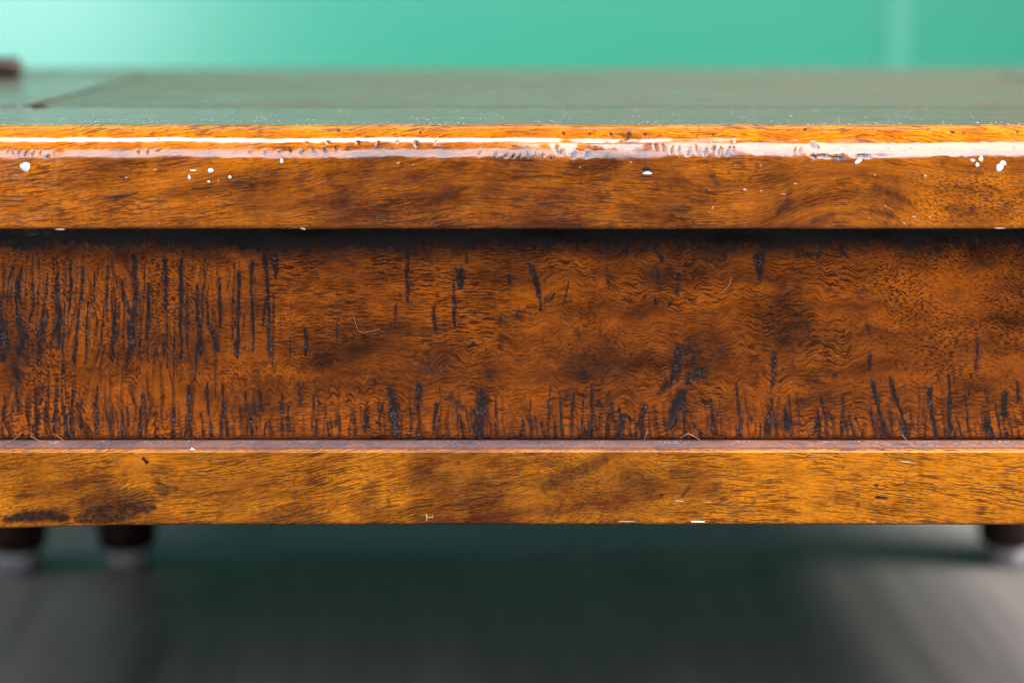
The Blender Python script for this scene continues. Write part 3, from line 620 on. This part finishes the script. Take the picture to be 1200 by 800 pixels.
# aprons and mouldings of the other sides, underside panel
board('apron_board', XL + 0.015, XR - 0.015, DEPTH - 0.027, DEPTH - 0.015, ZA + 0.0002, ZF - 0.0003, M_dark, None)
for xa in (XL + 0.015, XR - 0.027): board('apron_board', xa, xa + 0.012, 0.0275, DEPTH - 0.0275, ZA + 0.0002, ZF - 0.0003, M_dark, None)
board('base_moulding', XL + 0.0045, XR - 0.0045, DEPTH - 0.030, DEPTH - 0.0045, ZM, ZA, M_dark, None)
for xa in (XL + 0.0045, XR - 0.030): board('base_moulding', xa, xa + 0.0255, 0.0305, DEPTH - 0.0305, ZM, ZA, M_dark, None)
board('underside_panel', XL + 0.031, XR - 0.031, 0.031, DEPTH - 0.031, ZM + 0.003, ZM + 0.009, M_under, None, bev=0)

# ---- turned legs with plastic glides
def lathe(name, pr, n=40):
    bm = bmesh.new(); rings = []
    for (r, z) in pr:
        rings.append([bm.verts.new((r * math.cos(2 * math.pi * k / n), r * math.sin(2 * math.pi * k / n), z)) for k in range(n)])
    for a, b in zip(rings[:-1], rings[1:]):
        for k in range(n): bm.faces.new((a[k], a[(k + 1) % n], b[(k + 1) % n], b[k]))
    bm.faces.new(rings[0][::-1]); bm.faces.new(rings[-1])
    for f in bm.faces: f.smooth = True
    me = bpy.data.meshes.new(name); bm.to_mesh(me); bm.free(); return me
leg_me = lathe('leg', [(0.0125, 0.0102), (0.0139, 0.0115), (0.0150, 0.020), (0.0166, 0.035), (0.0180, 0.055), (0.0188, 0.075), (0.0180, 0.086), (0.0160, 0.090), (0.0180, 0.094), (0.0205, 0.104), (0.021, ZM - 0.0005)])
glide_me = lathe('glide', [(0.0092, 0.0), (0.0106, 0.0012), (0.0112, 0.007), (0.0112, 0.0104)])
leg_me.materials.append(M_leg); glide_me.materials.append(M_glide)
YL1 = 0.305
for (x, y) in [(-0.243, YL1 - 0.004), (-0.190, YL1), (0.246, YL1 + 0.004), (0.299, YL1 + 0.002), (-0.241, 0.045), (0.295, 0.045)]:
    lg = adopt(link('leg', leg_me)); lg.location = (x, y, 0)
    gl = link('glide', glide_me, None, lg)

# ------------------------------------------------------------------ marks on the boards: paint specks and bare chips
def blob_mesh(name, seed, flat=0.35):
    rr = random.Random(seed); bm = bmesh.new()
    bmesh.ops.create_icosphere(bm, subdivisions=2, radius=1.0)
    for v in bm.verts:
        k = 1 + 0.16 * math.sin(3.1 * v.co.x + seed) + 0.12 * math.sin(4.3 * v.co.z + 2 * seed)
        v.co = Vector((v.co.x * k, v.co.y * flat, v.co.z * k))
    for f in bm.faces: f.smooth = True
    me = bpy.data.meshes.new(name); bm.to_mesh(me); bm.free(); return me
paint_me = [blob_mesh('paint_speck', s) for s in range(5)]
for q in paint_me: q.materials.append(M_paint)
chip_me = [blob_mesh('bare_chip', 20 + s, 0.2) for s in range(4)]
for q in chip_me: q.materials.append(M_chip)
def unproject(px, py, yplane):
    c, s = math.cos(PITCH), math.sin(PITCH)
    u = (400 - py) / 2000; r = (px - 600) / 2000
    d = np.array([r, c + u * s, -s + u * c]); t = (yplane - CAM[1]) / d[1]
    return CAM + d * t
def speck(lib, k, px, py, rx, ry, yplane, parent, rot=0.0, name='paint_speck'):
    p = unproject(px, py, yplane); sc = 0.00022
    o = link(name, lib[k % len(lib)])
    o.location = p; o.scale = (rx * sc, max(rx, ry) * sc * 0.5 if rx > 2 else 0.0004, ry * sc); o.rotation_euler = (0, rot, 0)
    adopt(o, parent)
    if parent is not table: o.matrix_parent_inverse = parent.matrix_world.inverted()
    return o
bpy.context.view_layer.update()
k = 0
for i, lst in {0: [(165, 318, 40, 36, 0), (125, 684, 12, 9, 0), (1062, 694, 10, 8, 0), (1038, 338, 22, 8, -.3), (845, 390, 18, 8, 0), (20, 525, 22, 10, -.8)],
               1: [(123, 388, 11, 20, 0), (268, 343, 28, 16, -.2), (150, 343, 26, 6, 0), (397, 385, 14, 20, .2), (254, 417, 11, 10, 0), (320, 410, 12, 11, 0), (742, 280, 15, 16, 0), (741, 367, 12, 11, 0), (560, 465, 15, 14, 0)],
               2: [(380, 293, 15, 11, -.3), (480, 305, 6, 6, 0), (1130, 318, 9, 9, 0)],
               3: [(395, 320, 18, 5, 0), (455, 320, 14, 5, 0), (795, 288, 13, 7, -.2), (905, 362, 42, 11, 0), (330, 510, 26, 5, -.2)],
               4: [(755, 430, 26, 11, .1), (855, 435, 18, 10, 0), (415, 472, 22, 11, .2), (525, 480, 13, 9, 0), (525, 308, 20, 9, -.3), (200, 592, 9, 24, .5), (665, 285, 16, 8, -.1), (180, 472, 8, 7, 0), (672, 500, 20, 6, 0), (355, 305, 20, 6, -.2), (1105, 685, 18, 6, .3)],
               5: [(32, 283, 27, 20, -.5), (797, 275, 18, 12, .3), (853, 266, 19, 23, 0), (830, 305, 17, 15, 0), (980, 325, 28, 30, .2), (1002, 295, 22, 26, .2), (480, 380, 20, 11, -.2), (143, 373, 11, 9, 0), (405, 652, 26, 8, 0), (512, 656, 12, 9, 0), (340, 695, 22, 6, .5), (215, 578, 14, 5, .2), (107, 662, 10, 7, 0), (735, 245, 22, 8, .4)]}.items():
    for (zx, zy, rx, ry, rot) in lst:
        big = rx * ry > 330 or (rx < 22 and abs(rx - ry) < 6)
        bright = i == 1 or (i, zx) in ((0, 165), (5, 32), (5, 797), (5, 853), (5, 830), (5, 980), (5, 1002), (3, 905))
        kk = 1.0 if bright else 0.72
        speck(paint_me if bright else chip_me, k, 200 * i + zx / Z1, 140 + zy / Z1, rx / Z1 * kk, ry / Z1 * kk, 0.00005, edge, rot, 'paint_speck' if bright else 'bare_chip'); k += 1
for (px, py, rx, ry, rot) in [(70, 269, 8, 1.2, 0), (355, 268, 5, 1.4, .3), (1172, 267.5, 8, 1.1, 0)]:
    speck(chip_me, k, px, py, rx, ry, 0.0002, edge, rot, 'bare_chip'); k += 1
for (px, py, rx, ry, rot, lib) in [(735, 610.8, 14, 1.0, 0, chip_me), (818, 610.8, 14, 1.1, 0, paint_me), (440, 602, 5, 2.4, -.6, chip_me), (500, 606, 1.2, 5.5, 0, chip_me), (504, 606, 3.5, .8, 0, chip_me), (507, 605, .8, 2.6, .2, chip_me), 
                                   (662, 608, 4, 3, -.4, chip_me), (797, 587, 8, .9, .1, chip_me), (830, 588, 9, .9, .1, chip_me), (1060, 541, 14, .8, .12, chip_me), (225, 526.5, 4, 2, 0, paint_me)]:
    speck(lib, k, px, py, rx, ry, YM + 0.0001, mould, rot, 'paint_speck' if lib is paint_me else 'bare_chip'); k += 1

# ------------------------------------------------------------------ loose lint fibres lying on the table
def fibre(pts, r, label):
    cu = bpy.data.curves.new('lint_fibre', 'CURVE'); cu.dimensions = '3D'; cu.bevel_depth = r * 0.75; cu.bevel_resolution = 2
    sp = cu.splines.new('NURBS'); sp.points.add(len(pts) - 1); sp.use_endpoint_u = True; sp.order_u = 3
    for q, p in zip(sp.points, pts): q.co = (*p, 1)
    tmp = bpy.data.objects.new('tmp', cu); COL.objects.link(tmp)
    dg = bpy.context.evaluated_depsgraph_get()
    me = bpy.data.meshes.new_from_object(tmp.evaluated_get(dg)); bpy.data.objects.remove(tmp)
    me.name = 'lint_fibre'; me.materials.clear()
    o = link('lint_fibre', me, M_lint)
    return tag(o, label, 'lint fibre', 'lint fibres on the table')
def on(px, py, y): return unproject(px, py, y)
ya = YA - 0.0004
fibre([on(842, 345, ya), on(851, 339, ya - .0006), on(856, 332, ya), on(857, 325, ya)], 0.00011, 'thin pale curled fibre stuck high on the right half of the carved apron')
fibre([on(1057, 509, ya), on(1062, 516, ya - .002), on(1070, 523, YM + .002)], 0.00013, 'pale hair hanging over the dusty ledge near the right, across dark tool marks')
fibre([on(797, 514, ya), on(805, 507, ya - .002), on(812, 510, ya - .001), on(820, 515, ya)], 0.00012, 'pale arched fibre in the ledge corner right of the middle')
fibre([on(15, 516, ya), on(20, 512, ya), on(26, 506, ya)], 0.00010, 'short pale fibre leaning in the ledge corner, leftmost of all')
fibre([on(36, 511, ya), on(42, 514, ya - .001), on(47, 517, ya - .002)], 0.00010, 'short pale fibre lying in the ledge corner, second from the left end')
fibre([on(66, 510, ya), on(72, 514, ya - .001), on(75, 516, ya - .001)], 0.00008, 'short pale fibre lying in the ledge corner, third from the left end')
fibre([on(414, 370, ya), on(417, 380, ya), on(420, 389, ya), on(430, 390, ya), on(445, 385, ya)], 0.00007, 'faint pale scratchlike fibre bent on the apron left of the middle')
fibre([on(755, 515, ya), on(757, 509, ya), on(759, 504, ya)], 0.00009, 'short upright pale fibre at the ledge corner beside the pale arched fibre')

# lint and grit gathered along the ledge corner and dust on the top: nobody could count it
def specks(name, pts, rad, mat, label, cat):
    V = []; F = []
    rr = random.Random(11)
    base = [(1, 0, 0), (-1, 0, 0), (0, 1, 0), (0, -1, 0), (0, 0, 1), (0, 0, -1)]
    fc = [(0, 2, 4), (2, 1, 4), (1, 3, 4), (3, 0, 4), (2, 0, 5), (1, 2, 5), (3, 1, 5), (0, 3, 5)]
    for p in pts:
        r = rad * rr.choice([.5, .6, .7, .8, 1, 1.3]); st = rr.choice([1, 1, 1, 2.2]); b = len(V)
        for q in base: V.append((p[0] + q[0] * r * st, p[1] + q[1] * r, p[2] + q[2] * r * .6 + r * .3))
        F += [(b + a, b + c, b + d) for a, c, d in fc]
    me = bpy.data.meshes.new(name); me.from_pydata(V, [], F); me.update()
    return tag(link(name, me, mat), label, cat, None, 'stuff')
rr = random.Random(5)
pts = []
while len(pts) < 2600:
    x = rr.uniform(XL + .01, XR - .01); y = 0.0112 + (rr.random() ** 2.2) * 0.070
    if perlin(np.array([x * 60]), np.array([y * 90]))[0] + 0.25 > rr.random() * .9: pts.append((x, y, ZT))
specks('tabletop_dust', pts, 0.000085, M_dust, 'fine pale dust specks scattered over the front of the tabletop', 'dust')
pts = []
while len(pts) < 900:
    x = rr.uniform(XL + .02, XR - .02); y = YA - 0.0001 - abs(rr.gauss(0, 0.0016))
    if perlin(np.array([x * 130]), np.array([1.3]))[0] + 0.1 > rr.random() * .9: pts.append((x, max(y, YM + 0.001), ZA))
specks('ledge_dust', pts, 0.00012, M_dust, 'pale grit and lint gathered along the moulding ledge', 'dust')

# tiny pale specks added in the tool marks to stand for glints of light
qq = np.argwhere((AP['stain'] > 0.62) & (AP['py'] > 292) & (AP['py'] < 514) & (AP['px'] > -60) & (AP['px'] < 1260))
qq = qq[np.random.RandomState(4).permutation(len(qq))]
dens = perlin(AP['px'] / 13 + 3, AP['py'] / 17) 
pts = []
for (i, j) in qq:
    if dens[i, j] > 0.02 + 0.35 * rr.random():
        zz = ZA + 0.0022 + (i - 8) * (ZF - 0.0003 - ZA - 0.0022) / 218
        pts.append((XC[j], YA - AP['h'][i, j] * 0.001 - 0.00004, zz))
    if len(pts) >= 1500: break
gr = specks('glint_specks', pts, 0.00008, M_glint, None, None)
adopt(gr, apron); gr.matrix_parent_inverse = apron.matrix_world.inverted()

# ------------------------------------------------------------------ dark handle lying at the back left of the top
hm = lathe('wooden_handle', [(0.0006, 0.0), (0.0030, 0.0004), (0.0043, 0.0018), (0.0048, 0.0045), (0.0046, 0.009), (0.0040, 0.014), (0.0043, 0.022), (0.0047, 0.032), (0.0044, 0.040), (0.0030, 0.0425), (0.0008, 0.043)], 24)
nb = speck(chip_me, 3, 47, 121, 9, 3.2, 0.0895, table, 0.1, 'splinter'); nb.location.z = ZT + 0.0002; nb.scale = (0.0028, 0.0016, 0.0007)
nb.data = nb.data.copy(); nb.data.materials.clear(); nb.data.materials.append(M_dark)
hd = link('wooden_handle', hm, M_leg)
hd.location = (-0.219, 0.272, ZT + 0.0046); hd.rotation_euler = (0, -math.pi / 2, math.radians(4))
tag(hd, 'small dark brown rounded wooden handle lying on the tabletop at the far left', 'handle')
